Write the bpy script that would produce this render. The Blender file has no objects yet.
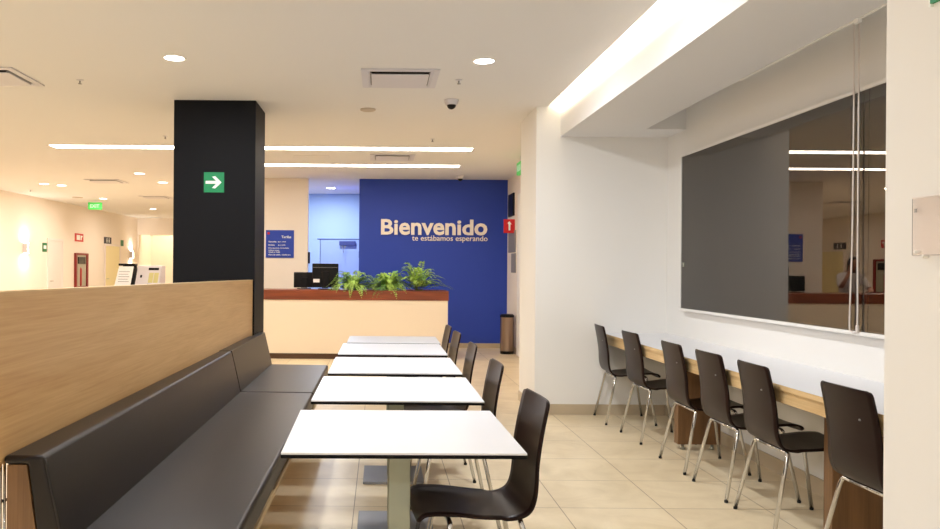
import bpy, bmesh, math, random
from mathutils import Vector, Matrix
random.seed(7)
PI = math.pi
SC = bpy.context.scene
COL = SC.collection

def lin(c):
    return tuple(((x/255)/12.92 if x/255 <= .04045 else ((x/255+.055)/1.055)**2.4) for x in c)

# ------------------------------------------------------------------ camera
EYE = 1.39
FPX = 790.0
cd = bpy.data.cameras.new('camera')
cam = bpy.data.objects.new('camera', cd)
COL.objects.link(cam)
cam.location = (0, 0, EYE)
cam.rotation_euler = (PI/2, math.radians(-0.43), 0)
cd.sensor_width = 36
cd.lens = FPX/940*36
cd.shift_x = (470-380)/940
cd.shift_y = (268-264.5)/940
cd.clip_start = .05
SC.camera = cam

# ------------------------------------------------------------------ world, exposure
w = bpy.data.worlds.new('world'); SC.world = w; w.use_nodes = True
w.node_tree.nodes['Background'].inputs[0].default_value = (1, .93, .84, 1)
w.node_tree.nodes['Background'].inputs[1].default_value = .02
SC.view_settings.view_transform = 'Standard'
SC.view_settings.look = 'None'
SC.view_settings.gamma = 1
SC.view_settings.use_curve_mapping = False
SC.view_settings.exposure = 0.0
SC.cycles.max_bounces = 10
SC.cycles.diffuse_bounces = 6
SC.cycles.use_denoising = True
SC.cycles.sample_clamp_indirect = 6

# lamp strengths, tuned together
E_DOWN = 31.0        # watts of one recessed downlight
E_HALL = 40.0
E_STRIP = 17.0        # emission of the long ceiling strips
E_COVE = 85.0        # emission of the strip inside the window-side cove
E_ALC = 60.0
E_SCONCE = 14.0
E_FAR = 30.0
WHITE_L = (.93, .96, 1.0)
WARM_L = (1.0, .90, .80)

# ------------------------------------------------------------------ materials
MATS = {}
def mat(name, rgb, rough=.5, metal=0, spec=.5, coat=0, bump=None, var=None, trans=0, ior=1.45, alpha=1):
    m = bpy.data.materials.new(name); m.use_nodes = True
    nt = m.node_tree; b = nt.nodes['Principled BSDF']
    c = (*lin(rgb), 1)
    b.inputs['Base Color'].default_value = c
    b.inputs['Roughness'].default_value = rough
    b.inputs['Metallic'].default_value = metal
    b.inputs['Specular IOR Level'].default_value = spec
    b.inputs['Coat Weight'].default_value = coat
    b.inputs['Transmission Weight'].default_value = trans
    b.inputs['IOR'].default_value = ior
    b.inputs['Alpha'].default_value = alpha
    tc = None
    if bump or var:
        tc = nt.nodes.new('ShaderNodeTexCoord')
    if var:      # (scale, amount)
        n = nt.nodes.new('ShaderNodeTexNoise'); n.inputs['Scale'].default_value = var[0]
        n.inputs['Detail'].default_value = 4
        nt.links.new(tc.outputs['Object'], n.inputs['Vector'])
        mx = nt.nodes.new('ShaderNodeMix'); mx.data_type = 'RGBA'
        mx.inputs[6].default_value = (*[x*(1-var[1]) for x in c[:3]], 1)
        mx.inputs[7].default_value = (*[min(1, x*(1+var[1])) for x in c[:3]], 1)
        nt.links.new(n.outputs['Fac'], mx.inputs[0])
        nt.links.new(mx.outputs[2], b.inputs['Base Color'])
    if bump:     # (scale, strength)
        n = nt.nodes.new('ShaderNodeTexNoise'); n.inputs['Scale'].default_value = bump[0]
        n.inputs['Detail'].default_value = 3
        nt.links.new(tc.outputs['Object'], n.inputs['Vector'])
        bp = nt.nodes.new('ShaderNodeBump'); bp.inputs['Strength'].default_value = bump[1]
        bp.inputs['Distance'].default_value = .002
        nt.links.new(n.outputs['Fac'], bp.inputs['Height'])
        nt.links.new(bp.outputs['Normal'], b.inputs['Normal'])
    MATS[name] = m
    return m

def emit(name, rgb, strength, base=(.8, .8, .8)):
    m = bpy.data.materials.new(name); m.use_nodes = True
    b = m.node_tree.nodes['Principled BSDF']
    b.inputs['Base Color'].default_value = (*base, 1)
    b.inputs['Emission Color'].default_value = (*rgb, 1)
    b.inputs['Emission Strength'].default_value = strength
    MATS[name] = m
    return m

def wood(name, dark, light, axis, rough=.45, scale=1.0, bump=.1, coat=0):
    """Procedural grain running along AXIS (0, 1, 2)."""
    m = bpy.data.materials.new(name); m.use_nodes = True
    nt = m.node_tree; b = nt.nodes['Principled BSDF']
    tc = nt.nodes.new('ShaderNodeTexCoord')
    mp = nt.nodes.new('ShaderNodeMapping')
    s = [14*scale]*3; s[axis] = 1.1*scale
    mp.inputs['Scale'].default_value = s
    nt.links.new(tc.outputs['Object'], mp.inputs['Vector'])
    n1 = nt.nodes.new('ShaderNodeTexNoise'); n1.inputs['Scale'].default_value = 1.0
    n1.inputs['Detail'].default_value = 6; n1.inputs['Roughness'].default_value = .6
    n1.inputs['Distortion'].default_value = .6
    nt.links.new(mp.outputs['Vector'], n1.inputs['Vector'])
    mp2 = nt.nodes.new('ShaderNodeMapping')
    s2 = [160*scale]*3; s2[axis] = 3*scale
    mp2.inputs['Scale'].default_value = s2
    nt.links.new(tc.outputs['Object'], mp2.inputs['Vector'])
    n2 = nt.nodes.new('ShaderNodeTexNoise'); n2.inputs['Scale'].default_value = 1.0
    n2.inputs['Detail'].default_value = 3
    nt.links.new(mp2.outputs['Vector'], n2.inputs['Vector'])
    ad = nt.nodes.new('ShaderNodeMix'); ad.data_type = 'FLOAT'; ad.inputs[0].default_value = .35
    nt.links.new(n1.outputs['Fac'], ad.inputs[2]); nt.links.new(n2.outputs['Fac'], ad.inputs[3])
    cr = nt.nodes.new('ShaderNodeValToRGB')
    cr.color_ramp.elements[0].position = .36; cr.color_ramp.elements[0].color = (*lin(dark), 1)
    cr.color_ramp.elements[1].position = .62; cr.color_ramp.elements[1].color = (*lin(light), 1)
    nt.links.new(ad.outputs[0], cr.inputs['Fac'])
    nt.links.new(cr.outputs['Color'], b.inputs['Base Color'])
    b.inputs['Roughness'].default_value = rough
    b.inputs['Coat Weight'].default_value = coat
    MATS[name] = m
    return m

mat('ceiling_paint', (228, 227, 226), .9, bump=(3, .02))
mat('wall_white', (236, 234, 230), .85, bump=(40, .03))
mat('wall_cream', (238, 228, 216), .8, bump=(40, .03))
mat('wall_blue', (38, 68, 174), .55, bump=(60, .04))
mat('wall_light_blue', (156, 184, 224), .6)
mat('column_black', (11, 12, 17), .6, spec=.2, bump=(80, .05))
mat('white_trim', (238, 236, 232), .5)
mat('white_laminate', (227, 228, 232), .28)
mat('laminate_edge', (10, 9, 9), .7, spec=.2)
mat('counter_cream', (240, 226, 206), .5)
mat('leather', (27, 21, 19), .36, spec=.4, bump=(420, .25), var=(3, .12))
mat('piping_leather', (34, 30, 28), .45)
mat('chrome', (205, 205, 205), .13, metal=1)
mat('aluminium', (176, 178, 166), .38, metal=1)
mat('post_aluminium', (172, 176, 158), .55, metal=.35)
mat('plate_steel', (150, 153, 162), .45, metal=.6)
mat('rubber', (20, 20, 20), .7)
mat('black_plastic', (12, 11, 12), .4, spec=.3)
mat('dark_plastic', (48, 44, 44), .5)
mat('grey_plastic', (206, 200, 202), .4)
mat('mid_grey', (140, 138, 138), .5)
mat('paper', (245, 243, 240), .8)
mat('green_sign', (0, 134, 82), .5)
mat('dark_green', (20, 110, 60), .5)
mat('sign_white', (240, 244, 240), .6)
mat('sign_blue', (28, 62, 170), .5)
mat('sign_navy', (9, 11, 46), .5)
mat('sign_red', (200, 26, 32), .45)
mat('letter_cream', (252, 242, 230), .5)
mat('letter_side', (96, 92, 98), .5)
mat('door_paint', (232, 222, 218), .5)
mat('door_cream', (232, 220, 170), .5)
mat('door_blue', (146, 170, 224), .5)
mat('line_navy', (50, 62, 120), .5)
mat('steel_bin', (160, 140, 126), .28, metal=1)
mat('soil', (40, 28, 20), .9)
mat('fern_green', (160, 194, 88), .5, var=(9, .45))
mat('fern_dark', (98, 142, 62), .5, var=(9, .4))
mat('fern_stem', (92, 96, 36), .6)
mat('skin', (176, 122, 96), .5)
mat('hair', (22, 17, 15), .5)
mat('shirt', (226, 220, 218), .8)
mat('trousers', (28, 30, 44), .8)
mat('baseboard_tile', (190, 174, 148), .35, var=(5, .08))
mat('base_dark', (92, 66, 46), .5)
mat('screen_tan', (198, 190, 130), .3)
mat('tan_item', (196, 140, 70), .6)
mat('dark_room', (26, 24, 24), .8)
mat('smoke_white', (196, 182, 164), .6)
mat('vent_white', (212, 210, 216), .5)
mat('vent_dark', (14, 12, 12), .8)
mat('extinguisher_red', (170, 30, 30), .35)
mat('cabinet_red', (128, 22, 20), .5)
mat('cabinet_inside', (170, 168, 150), .5)
mat('cord_white', (228, 220, 214), .5)
mat('chair_wenge', (34, 20, 17), .32, spec=.18, coat=0, var=(6, .15))
wood('oak', (182, 140, 88), (202, 164, 112), 1, .4, .8)
wood('oak_dark', (104, 74, 44), (130, 95, 60), 2, .5)
wood('oak_edge', (192, 160, 112), (216, 186, 138), 1, .45)
wood('walnut', (104, 48, 24), (142, 70, 36), 0, .4)
emit('strip_light', (1.0, .91, .79), E_STRIP)
emit('cove_light', (1.0, .86, .66), E_COVE)
emit('lens_light', (1.0, .98, .95), 22)
emit('hall_lens', (1.0, .95, .88), 12)
emit('sconce_light', (1.0, .86, .66), E_SCONCE)
emit('far_light', (1.0, .9, .66), E_FAR)
emit('exit_lit', (.10, .55, .08), .45, (.02, .30, .04))
emit('exit_letters', (.8, 1.0, .8), .3, (.3, .5, .3))

# floor tiles: square cream porcelain, 0.6 m
m = bpy.data.materials.new('floor_tile'); m.use_nodes = True; MATS['floor_tile'] = m
nt = m.node_tree; b = nt.nodes['Principled BSDF']
tc = nt.nodes.new('ShaderNodeTexCoord'); mp = nt.nodes.new('ShaderNodeMapping')
mp.inputs['Location'].default_value = (-.46+6, -4.606+12, 0)
nt.links.new(tc.outputs['Object'], mp.inputs['Vector'])
br = nt.nodes.new('ShaderNodeTexBrick'); br.offset = 0; br.squash = 1
br.inputs['Scale'].default_value = 1; br.inputs['Brick Width'].default_value = .6; br.inputs['Row Height'].default_value = .6
br.inputs['Mortar Size'].default_value = .0028; br.inputs['Mortar Smooth'].default_value = .1
br.inputs['Color1'].default_value = (*lin((226, 208, 175)), 1)
br.inputs['Color2'].default_value = (*lin((234, 217, 185)), 1)
br.inputs['Mortar'].default_value = (*lin((150, 128, 98)), 1)
nt.links.new(mp.outputs['Vector'], br.inputs['Vector'])
n1 = nt.nodes.new('ShaderNodeTexNoise'); n1.inputs['Scale'].default_value = 3.2; n1.inputs['Detail'].default_value = 7
n1.inputs['Roughness'].default_value = .62; n1.inputs['Distortion'].default_value = .8
nt.links.new(tc.outputs['Object'], n1.inputs['Vector'])
cr = nt.nodes.new('ShaderNodeValToRGB')
cr.color_ramp.elements[0].position = .3; cr.color_ramp.elements[0].color = (.80, .76, .70, 1)
cr.color_ramp.elements[1].position = .65; cr.color_ramp.elements[1].color = (1, 1, 1, 1)
nt.links.new(n1.outputs['Fac'], cr.inputs['Fac'])
mx = nt.nodes.new('ShaderNodeMix'); mx.data_type = 'RGBA'; mx.blend_type = 'MULTIPLY'; mx.inputs[0].default_value = .8
nt.links.new(br.outputs['Color'], mx.inputs[6]); nt.links.new(cr.outputs['Color'], mx.inputs[7])
nt.links.new(mx.outputs[2], b.inputs['Base Color'])
b.inputs['Roughness'].default_value = .33
b.inputs['Specular IOR Level'].default_value = .45

# window glass: a dark reflective pane in front of an unlit room
m = bpy.data.materials.new('reflective_glass'); m.use_nodes = True; MATS['reflective_glass'] = m
nt = m.node_tree
for n in list(nt.nodes): nt.nodes.remove(n)
out = nt.nodes.new('ShaderNodeOutputMaterial'); mxs = nt.nodes.new('ShaderNodeMixShader')
gl = nt.nodes.new('ShaderNodeBsdfGlossy'); gl.inputs['Roughness'].default_value = 0; gl.inputs['Color'].default_value = (.95, .9, .86, 1)
tr = nt.nodes.new('ShaderNodeBsdfTransparent'); tr.inputs['Color'].default_value = (.45, .45, .44, 1)
mxs.inputs[0].default_value = .145
nt.links.new(tr.outputs[0], mxs.inputs[1]); nt.links.new(gl.outputs[0], mxs.inputs[2]); nt.links.new(mxs.outputs[0], out.inputs[0])
# clear acrylic
m = bpy.data.materials.new('acrylic'); m.use_nodes = True; MATS['acrylic'] = m
nt = m.node_tree
for n in list(nt.nodes): nt.nodes.remove(n)
out = nt.nodes.new('ShaderNodeOutputMaterial'); mxs = nt.nodes.new('ShaderNodeMixShader')
gl = nt.nodes.new('ShaderNodeBsdfGlossy'); gl.inputs['Roughness'].default_value = .05
tr = nt.nodes.new('ShaderNodeBsdfTransparent'); tr.inputs['Color'].default_value = (.95, .93, .93, 1)
mxs.inputs[0].default_value = .10
nt.links.new(tr.outputs[0], mxs.inputs[1]); nt.links.new(gl.outputs[0], mxs.inputs[2]); nt.links.new(mxs.outputs[0], out.inputs[0])

# ------------------------------------------------------------------ builders
def root_loc(p):
    v = Vector((0, 0, 0))
    while p is not None:
        v += p.location; p = p.parent
    return v

def cr_spline(pts, n=8):
    pts = [Vector(p) for p in pts]
    out = []
    for i in range(len(pts)-1):
        p0 = pts[max(i-1, 0)]; p1 = pts[i]; p2 = pts[i+1]; p3 = pts[min(i+2, len(pts)-1)]
        for k in range(n):
            t = k/n
            out.append(.5*((2*p1)+(p2-p0)*t+(2*p0-5*p1+4*p2-p3)*t*t+(3*p1-p0-3*p2+p3)*t**3))
    out.append(pts[-1])
    return out

class MB:
    def __init__(self): self.bm = bmesh.new()
    def box(self, x0, x1, y0, y1, z0, z1):
        bm = self.bm
        v = [bm.verts.new(p) for p in ((x0, y0, z0), (x1, y0, z0), (x1, y1, z0), (x0, y1, z0), (x0, y0, z1), (x1, y0, z1), (x1, y1, z1), (x0, y1, z1))]
        for f in ((3, 2, 1, 0), (4, 5, 6, 7), (0, 1, 5, 4), (1, 2, 6, 5), (2, 3, 7, 6), (3, 0, 4, 7)):
            bm.faces.new([v[i] for i in f])
        return self
    def prism(self, poly, d0, d1, axis=1):
        """polygon (a,b) extruded along axis; axis 1: a=x b=z; axis 0: a=y b=z; axis 2: a=x b=y"""
        bm = self.bm
        def P(a, b, d):
            return ((d, a, b), (a, d, b), (a, b, d))[axis]
        A = [bm.verts.new(P(a, b, d0)) for a, b in poly]; B = [bm.verts.new(P(a, b, d1)) for a, b in poly]
        n = len(poly); fs = [bm.faces.new(A), bm.faces.new(B[::-1])]
        for i in range(n): fs.append(bm.faces.new((A[i], B[i], B[(i+1) % n], A[(i+1) % n])))
        bmesh.ops.recalc_face_normals(bm, faces=fs)
        return self
    def loft(self, rings, close=True, cap=True):
        bm = self.bm
        R = [[bm.verts.new(p) for p in r] for r in rings]; n = len(rings[0]); fs = []
        for a, b in zip(R, R[1:]):
            for i in range(n if close else n-1):
                fs.append(bm.faces.new((a[i], a[(i+1) % n], b[(i+1) % n], b[i])))
        if cap and close:
            fs.append(bm.faces.new(R[0][::-1])); fs.append(bm.faces.new(R[-1]))
        bmesh.ops.recalc_face_normals(bm, faces=fs)
        return self
    def lathe(self, prof, c=(0, 0, 0), seg=24, axis=2, cap=True):
        rings = []
        for r, h in prof:
            ring = []
            for k in range(seg):
                a = 2*PI*k/seg; x, y = r*math.cos(a), r*math.sin(a)
                p = (x, y, h) if axis == 2 else ((h, x, y) if axis == 0 else (x, h, y))
                ring.append((p[0]+c[0], p[1]+c[1], p[2]+c[2]))
            rings.append(ring)
        return self.loft(rings, cap=cap)
    def tube(self, pts, r, seg=10, r2=None):
        pts = [Vector(p) for p in pts]; rings = []; up = None
        for i, p in enumerate(pts):
            t = (pts[min(i+1, len(pts)-1)]-pts[max(i-1, 0)]).normalized()
            if up is None:
                up = Vector((0, 0, 1)) if abs(t.z) < .9 else Vector((1, 0, 0))
            a = t.cross(up).normalized(); up = a.cross(t).normalized()
            rr = r if r2 is None else r+(r2-r)*i/(len(pts)-1)
            rings.append([p+a*(rr*math.cos(2*PI*k/seg))+up*(rr*math.sin(2*PI*k/seg)) for k in range(seg)])
        return self.loft(rings)
    def quad(self, *p):
        self.bm.faces.new([self.bm.verts.new(q) for q in p]); return self
    def grid(self, P, thick):
        """a sheet of points given a thickness"""
        bm = self.bm; P = [[Vector(p) for p in r] for r in P]; n, m = len(P), len(P[0])
        def nrm(i, j):
            a = P[min(i+1, n-1)][j]-P[max(i-1, 0)][j]; b = P[i][min(j+1, m-1)]-P[i][max(j-1, 0)]
            return a.cross(b).normalized()
        A = [[bm.verts.new(P[i][j]+nrm(i, j)*(thick/2)) for j in range(m)] for i in range(n)]
        B = [[bm.verts.new(P[i][j]-nrm(i, j)*(thick/2)) for j in range(m)] for i in range(n)]
        for i in range(n-1):
            for j in range(m-1):
                bm.faces.new((A[i][j], A[i+1][j], A[i+1][j+1], A[i][j+1]))
                bm.faces.new((B[i][j], B[i][j+1], B[i+1][j+1], B[i+1][j]))
        for i in range(n-1):
            bm.faces.new((A[i][0], B[i][0], B[i+1][0], A[i+1][0])); bm.faces.new((A[i][m-1], A[i+1][m-1], B[i+1][m-1], B[i][m-1]))
        for j in range(m-1):
            bm.faces.new((A[0][j], A[0][j+1], B[0][j+1], B[0][j])); bm.faces.new((A[n-1][j], B[n-1][j], B[n-1][j+1], A[n-1][j+1]))
        bmesh.ops.recalc_face_normals(bm, faces=bm.faces[:])
        return self
    def build(self, name, material, parent=None, bevel=0, smooth=False, local=False, segs=2):
        me = bpy.data.meshes.new(name)
        if parent is not None and not local:
            d = -root_loc(parent)
            bmesh.ops.translate(self.bm, vec=d, verts=self.bm.verts)
        self.bm.to_mesh(me); self.bm.free()
        me.materials.append(MATS[material])
        if smooth:
            for p in me.polygons: p.use_smooth = True
        o = bpy.data.objects.new(name, me); COL.objects.link(o); o.parent = parent
        if bevel:
            mo = o.modifiers.new('bevel', 'BEVEL'); mo.width = bevel; mo.segments = segs; mo.limit_method = 'ANGLE'; mo.angle_limit = math.radians(40)
            for p in me.polygons: p.use_smooth = True
            wn = o.modifiers.new('wn', 'WEIGHTED_NORMAL'); wn.keep_sharp = True
        return o

def thing(name, label, cat, loc=(0, 0, 0), rz=0, group=None):
    o = bpy.data.objects.new(name, None); COL.objects.link(o); o.empty_display_size = .05
    o.location = loc; o.rotation_euler = (0, 0, rz); o['label'] = label; o['category'] = cat
    if group: o['group'] = group
    return o
def tag(o, label, cat, group=None):
    o['label'] = label; o['category'] = cat
    if group: o['group'] = group
    return o
def struct(o, label, cat):
    o['kind'] = 'structure'; o['label'] = label; o['category'] = cat; return o
def dup(root, loc, rz=None, label=None, group=None):
    def cp(o, par):
        c = o.copy(); COL.objects.link(c); c.parent = par
        for ch in KIDS[o]: cp(ch, c)
        return c
    KIDS = {}
    def walk(o):
        KIDS[o] = [c for c in ALLK if c.parent == o]
        for c in KIDS[o]: walk(c)
    ALLK = list(bpy.data.objects)
    walk(root)
    r = cp(root, None); r.location = loc
    if rz is not None: r.rotation_euler = (0, 0, rz)
    if label: r['label'] = label
    if group: r['group'] = group
    return r
def area(name, loc, size, power, color, parent=None, spread=PI, rot=(0, 0, 0), shape='DISK', size_y=None):
    d = bpy.data.lights.new(name, 'AREA'); d.shape = shape; d.size = size; d.energy = power; d.color = color; d.spread = spread
    if size_y: d.size_y = size_y
    o = bpy.data.objects.new(name, d); COL.objects.link(o); o.parent = parent; o.location = loc; o.rotation_euler = rot
    return o
def text_mesh(s, size, ext, offset=0, align='LEFT', shear=0, space=1.0):
    cu = bpy.data.curves.new('text', 'FONT'); cu.body = s; cu.size = size; cu.extrude = ext; cu.offset = offset
    cu.align_x = align; cu.space_character = space; cu.resolution_u = 3
    o = bpy.data.objects.new('text', cu); COL.objects.link(o)
    dg = bpy.context.evaluated_depsgraph_get(); dg.update()
    me = bpy.data.meshes.new_from_object(o.evaluated_get(dg))
    bpy.data.objects.remove(o); bpy.data.curves.remove(cu)
    return me
def text_part(name, s, size, ext, material, parent, M, offset=0, align='LEFT', fit=None, space=1.0):
    """text as a mesh; M maps local text space (x right, y up, z out) to the parent's space; fit=(width, height) scales it."""
    me = text_mesh(s, size, ext, offset, align, space=space)
    if fit:
        xs = [v.co.x for v in me.vertices]; ys = [v.co.y for v in me.vertices]
        sx = fit[0]/(max(xs)-min(xs)); sy = fit[1]/(max(ys)-min(ys)) if fit[1] else sx
        x0 = min(xs); y0 = min(ys)
        for v in me.vertices: v.co.x = (v.co.x-x0)*sx; v.co.y = (v.co.y-y0)*sy
    me.transform(M); me.materials.clear(); me.materials.append(MATS[material])
    o = bpy.data.objects.new(name, me); COL.objects.link(o); o.parent = parent
    return o
# text facing -Y (towards the camera) / facing +X / facing -X
def MY(x, y, z): return Matrix.Translation((x, y, z)) @ Matrix.Rotation(PI/2, 4, 'X')
def MXp(x, y, z): return Matrix.Translation((x, y, z)) @ Matrix.Rotation(PI/2, 4, 'Z') @ Matrix.Rotation(PI/2, 4, 'X')
def MXn(x, y, z): return Matrix.Translation((x, y, z)) @ Matrix.Rotation(-PI/2, 4, 'Z') @ Matrix.Rotation(PI/2, 4, 'X')

# ------------------------------------------------------------------ the shell
CZ = 2.95      # ceiling
LW = -7.87     # left wall
NX = 2.75      # window wall
PX = 1.49      # face of the wall block beside the passage
NW = 1.47      # face of the near wall block
NB = 7.57      # back of the window recess
NF = 2.30      # its near end
struct(MB().box(LW-.2, 4.6, -2.7, 27.2, -.1, 0).build('floor', 'floor_tile'), 'square cream porcelain floor tiles with thin joints', 'floor')
c = MB()
c.box(LW-.2, 1.6, -2.7, 27.2, CZ, CZ+.04)
c.box(1.6, 2.4, 8.30, 14.0, CZ, CZ+.04)
struct(c.build('ceiling', 'ceiling_paint'), 'flat white plaster ceiling over the whole dining room', 'ceiling')
# cove above the window recess: the light hides behind the ceiling's lip
c = MB()
c.box(1.30, 1.34, NF, NB, CZ+.04, 3.34); c.box(1.30, 1.76, NF, NB, 3.34, 3.38)
c.box(1.72, 2.39, NF, NB, 2.66, 2.70); c.box(1.72, 1.76, NF, NB, 2.70, 3.34)
c.box(2.35, 2.39, NF, 7.12, 2.70, 3.0); c.box(2.39, NX, 7.12, NB, 2.66, 3.0)
c.box(2.35, NX+.1, NF, 7.12, 3.0, 3.04)
struct(c.build('trim_1', 'ceiling_paint'), 'dropped plaster bulkhead with glowing cove running above the window', 'bulkhead')
struct(MB().box(LW-.2, LW, -2.7, 27.2, 0, CZ).build('wall_left', 'wall_cream'), 'long cream wall at the far side of the hall', 'wall')
struct(MB().box(LW-.2, 4.6, -2.7, -2.5, 0, CZ).build('wall_front', 'wall_white'), 'white wall behind the photographer', 'wall')
struct(MB().box(LW, -2.0, 27.0, 27.2, 0, CZ).build('wall_end', 'wall_cream'), 'cream end wall of the hall beneath a warm light', 'wall')
c = MB().box(LW, -2.35, 25.6, 25.9, 2.41, CZ).box(LW, -7.82, 25.6, 27, 0, 2.41)
struct(c.build('trim_2', 'wall_cream'), 'dropped cream lintel in front of the lit end wall', 'lintel')
struct(MB().box(-2.35, -1.27, 13.85, 14.0, 0, CZ).box(-2.35, -2.2, 14.0, 27.0, 0, CZ).build('wall_reception', 'wall_cream'), 'cream wall with the price board behind the reception counter', 'wall')
struct(MB().box(-2.2, -.371, 16.7, 16.9, 0, CZ).build('wall_alcove', 'wall_light_blue'), 'light blue wall at the back of the reception alcove', 'wall')
struct(MB().box(-.371, 2.23, 13.85, 16.9, 0, CZ).build('wall_back', 'wall_blue'), 'deep blue wall behind the reception with raised lettering', 'wall')
# right side: passage wall, the block between passage and recess, the near block
struct(MB().box(2.23, 2.43, 8.40, 16.9, 0, CZ).build('wall_passage', 'wall_cream'), 'cream passage wall with signs beside the blue wall', 'wall')
c = MB().box(PX, 1.6, NB, 8.40, 0, CZ).box(1.6, 4.6, NB, 8.40, 0, 3.38).box(1.30, 1.6, NB, 8.40, CZ+.04, 3.38)
struct(c.build('wall_block', 'wall_white'), 'white wall block between the passage and the window recess', 'wall')
c = MB().box(1.47, 3.4, -2.5, NF, 0, CZ).box(1.30, 3.4, 2.2, NF, CZ, 3.38)
struct(c.build('wall_near', 'wall_white'), 'near white wall at the right edge of the picture', 'wall')
# window wall
WY0, WY1, WZ0, WZ1 = 3.2, 7.10, 1.03, 2.425
c = MB()
c.box(NX, NX+.2, NF, NB, 0, WZ0); c.box(NX, NX+.2, NF, NB, WZ1, 3.04)
c.box(NX, NX+.2, NF, WY0, WZ0, WZ1); c.box(NX, NX+.2, WY1, NB, WZ0, WZ1)
struct(c.build('wall_window', 'wall_white'), 'white wall around the dark reflective window', 'wall')
# unlit room behind the glass
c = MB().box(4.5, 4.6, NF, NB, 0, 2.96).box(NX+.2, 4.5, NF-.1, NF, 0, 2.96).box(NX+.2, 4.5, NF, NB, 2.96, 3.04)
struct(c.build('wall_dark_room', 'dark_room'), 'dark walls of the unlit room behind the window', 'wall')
# window
wn = thing('window_1', 'large dark reflective interior window above the long wall counter', 'window', (NX, 5.0, WZ0)); wn['kind'] = 'structure'
FT = .022
c = MB()
for a in ((WY0, WY1, WZ0, WZ0+FT), (WY0, WY1, WZ1-FT, WZ1), (WY0, WY0+FT, WZ0+FT, WZ1-FT), (WY1-FT, WY1, WZ0+FT, WZ1-FT)):
    c.box(2.69, NX+.05, *a)
c.build('window_frame', 'white_trim', wn, bevel=.003)
g1 = MB().box(2.700, 2.706, 4.372, WY1-FT, WZ0+FT, WZ1-FT).build('pane', 'reflective_glass', wn)
g2 = MB().box(2.700, 2.706, WY0+FT, 4.369, WZ0+FT, WZ1-FT).build('pane', 'reflective_glass', wn)
MB().box(2.694, 2.70, 7.00, 7.035, 1.42, 1.46).build('pane_clip', 'aluminium', wn)
# column
struct(MB().box(-1.94, -1.175, 7.40, 8.0, 0, CZ).build('trim_3', 'column_black'), 'black square column from floor to ceiling beside the banquette', 'column')
# baseboards
BB = [('baseboard_niche', (PX, NX, NB-.012, NB, 0, .10), 'tan tile baseboard along the back of the window recess'),
      ('baseboard_window', (NX-.012, NX, NF, NB-.012, 0, .10), 'tan tile baseboard beneath the long wall counter'),
      ('baseboard_block', (PX-.012, PX, NB-.012, 8.40, 0, .10), 'tan tile baseboard around the corner into the passage'),
      ('baseboard_passage', (2.218, 2.23, 8.40, 13.838, 0, .10), 'tan tile baseboard of the passage wall'),
      ('baseboard_back', (-.371, 2.23, 13.838, 13.85, 0, .085), 'tan tile baseboard beneath the blue wall'),
      ('baseboard_near', (1.458, 1.47, -2.5, NF, 0, .10), 'tan tile baseboard of the near white wall'),
      ('baseboard_left', (LW, LW+.012, -2.5, 25.6, 0, .10), 'tan tile baseboard along the far hall wall')]
for nm, bx, lb in BB:
    struct(MB().box(*bx).build(nm, 'baseboard_tile'), lb, 'baseboard')

# ------------------------------------------------------------------ lamps
# cove strip behind the ceiling lip
t = thing('cove_lamp', 'warm hidden light strip inside the cove above the bulkhead', 'lamp', (1.45, 5, 3.0))
MB().box(1.52, 1.57, NF+.06, NB-.02, 2.997, 3.03).build('lamp_tube', 'cove_light', t)
MB().box(1.50, 1.59, NF+.05, NB-.01, 2.991, 2.997).build('lamp_tray', 'white_trim', t)
# two long ceiling strips over the reception
for nm, x0, x1, y, lb in (('ceiling_strip_light', -4.28, 1.19, 10.30, 'long glowing ceiling strip nearer the tables, passing behind the black column'),
                          ('ceiling_strip_light', -2.55, 1.19, 12.0, 'long glowing ceiling strip farther off, directly over the reception counter')):
    t = thing(nm, lb, 'ceiling light', ((x0+x1)/2, y, CZ), group='linear ceiling lights over the reception')
    MB().box(x0, x1, y-.13, y+.13, CZ-.006, CZ-.001).build('diffuser', 'strip_light', t)
    c = MB().box(x0-.012, x1+.012, y-.145, y-.13, CZ-.009, CZ).box(x0-.012, x1+.012, y+.13, y+.145, CZ-.009, CZ)
    c.box(x0-.012, x0, y-.13, y+.13, CZ-.009, CZ).box(x1, x1+.012, y-.13, y+.13, CZ-.009, CZ)
    c.build('trim_frame', 'white_trim', t)
# round downlights
def downlight(r, lensm, power, color, label, group):
    t = thing('downlight', label, 'downlight', (0, 0, CZ), group=group)
    MB().lathe([(r*.98, -.004), (r*1.18, -.004), (r*1.22, 0), (r*.98, 0)], seg=28, cap=False).build('trim_ring', 'white_trim', t, local=True, smooth=False)
    MB().lathe([(r*.98, -.0025), (r*.98, -.001)], seg=28).build('lens', lensm, t, local=True)
    area('lamp', (0, 0, -.012), r*1.7, power, color, t)
    return t
d0 = downlight(.075, 'lens_light', E_DOWN, WHITE_L, 'bright round downlight in front of the black column', None)
d0.location = (-1.55, 5.91, CZ)
dup(d0, (.77, 5.93, CZ), label='bright round downlight above the tables, right of the large vent')
dup(d0, (.85, 4.3, CZ), label='unseen round downlight added outside the picture to brighten the window recess', group='downlights outside the picture')  # unseen lamp, added to throw more light into the window recess
for x in (-5.6, -3.6, -1.55, .45):  # unseen lamps added for foreground light, spaced by their effect
    for y in (5.92, 3.3, .7, -1.7):
        if (y > 5 and x > -2) or (x == -1.55 and y == .7) or (x == -5.6 and y < 5): continue
        if x > 0 and y > 1: continue
        if x > 0:
            x = -.4
            if y > 0: continue
        dup(d0, (x, y, CZ), label='unseen round downlight added outside the picture to brighten the window recess', group='downlights outside the picture')
dh = downlight(.085, 'hall_lens', E_HALL, WARM_L, 'small hall downlight nearest the black column', None)
dh.location = (-4.06, 13.3, CZ)
dup(dh, (-4.05, 14.69, CZ), label='small hall downlight just behind the one nearest the column')
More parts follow.
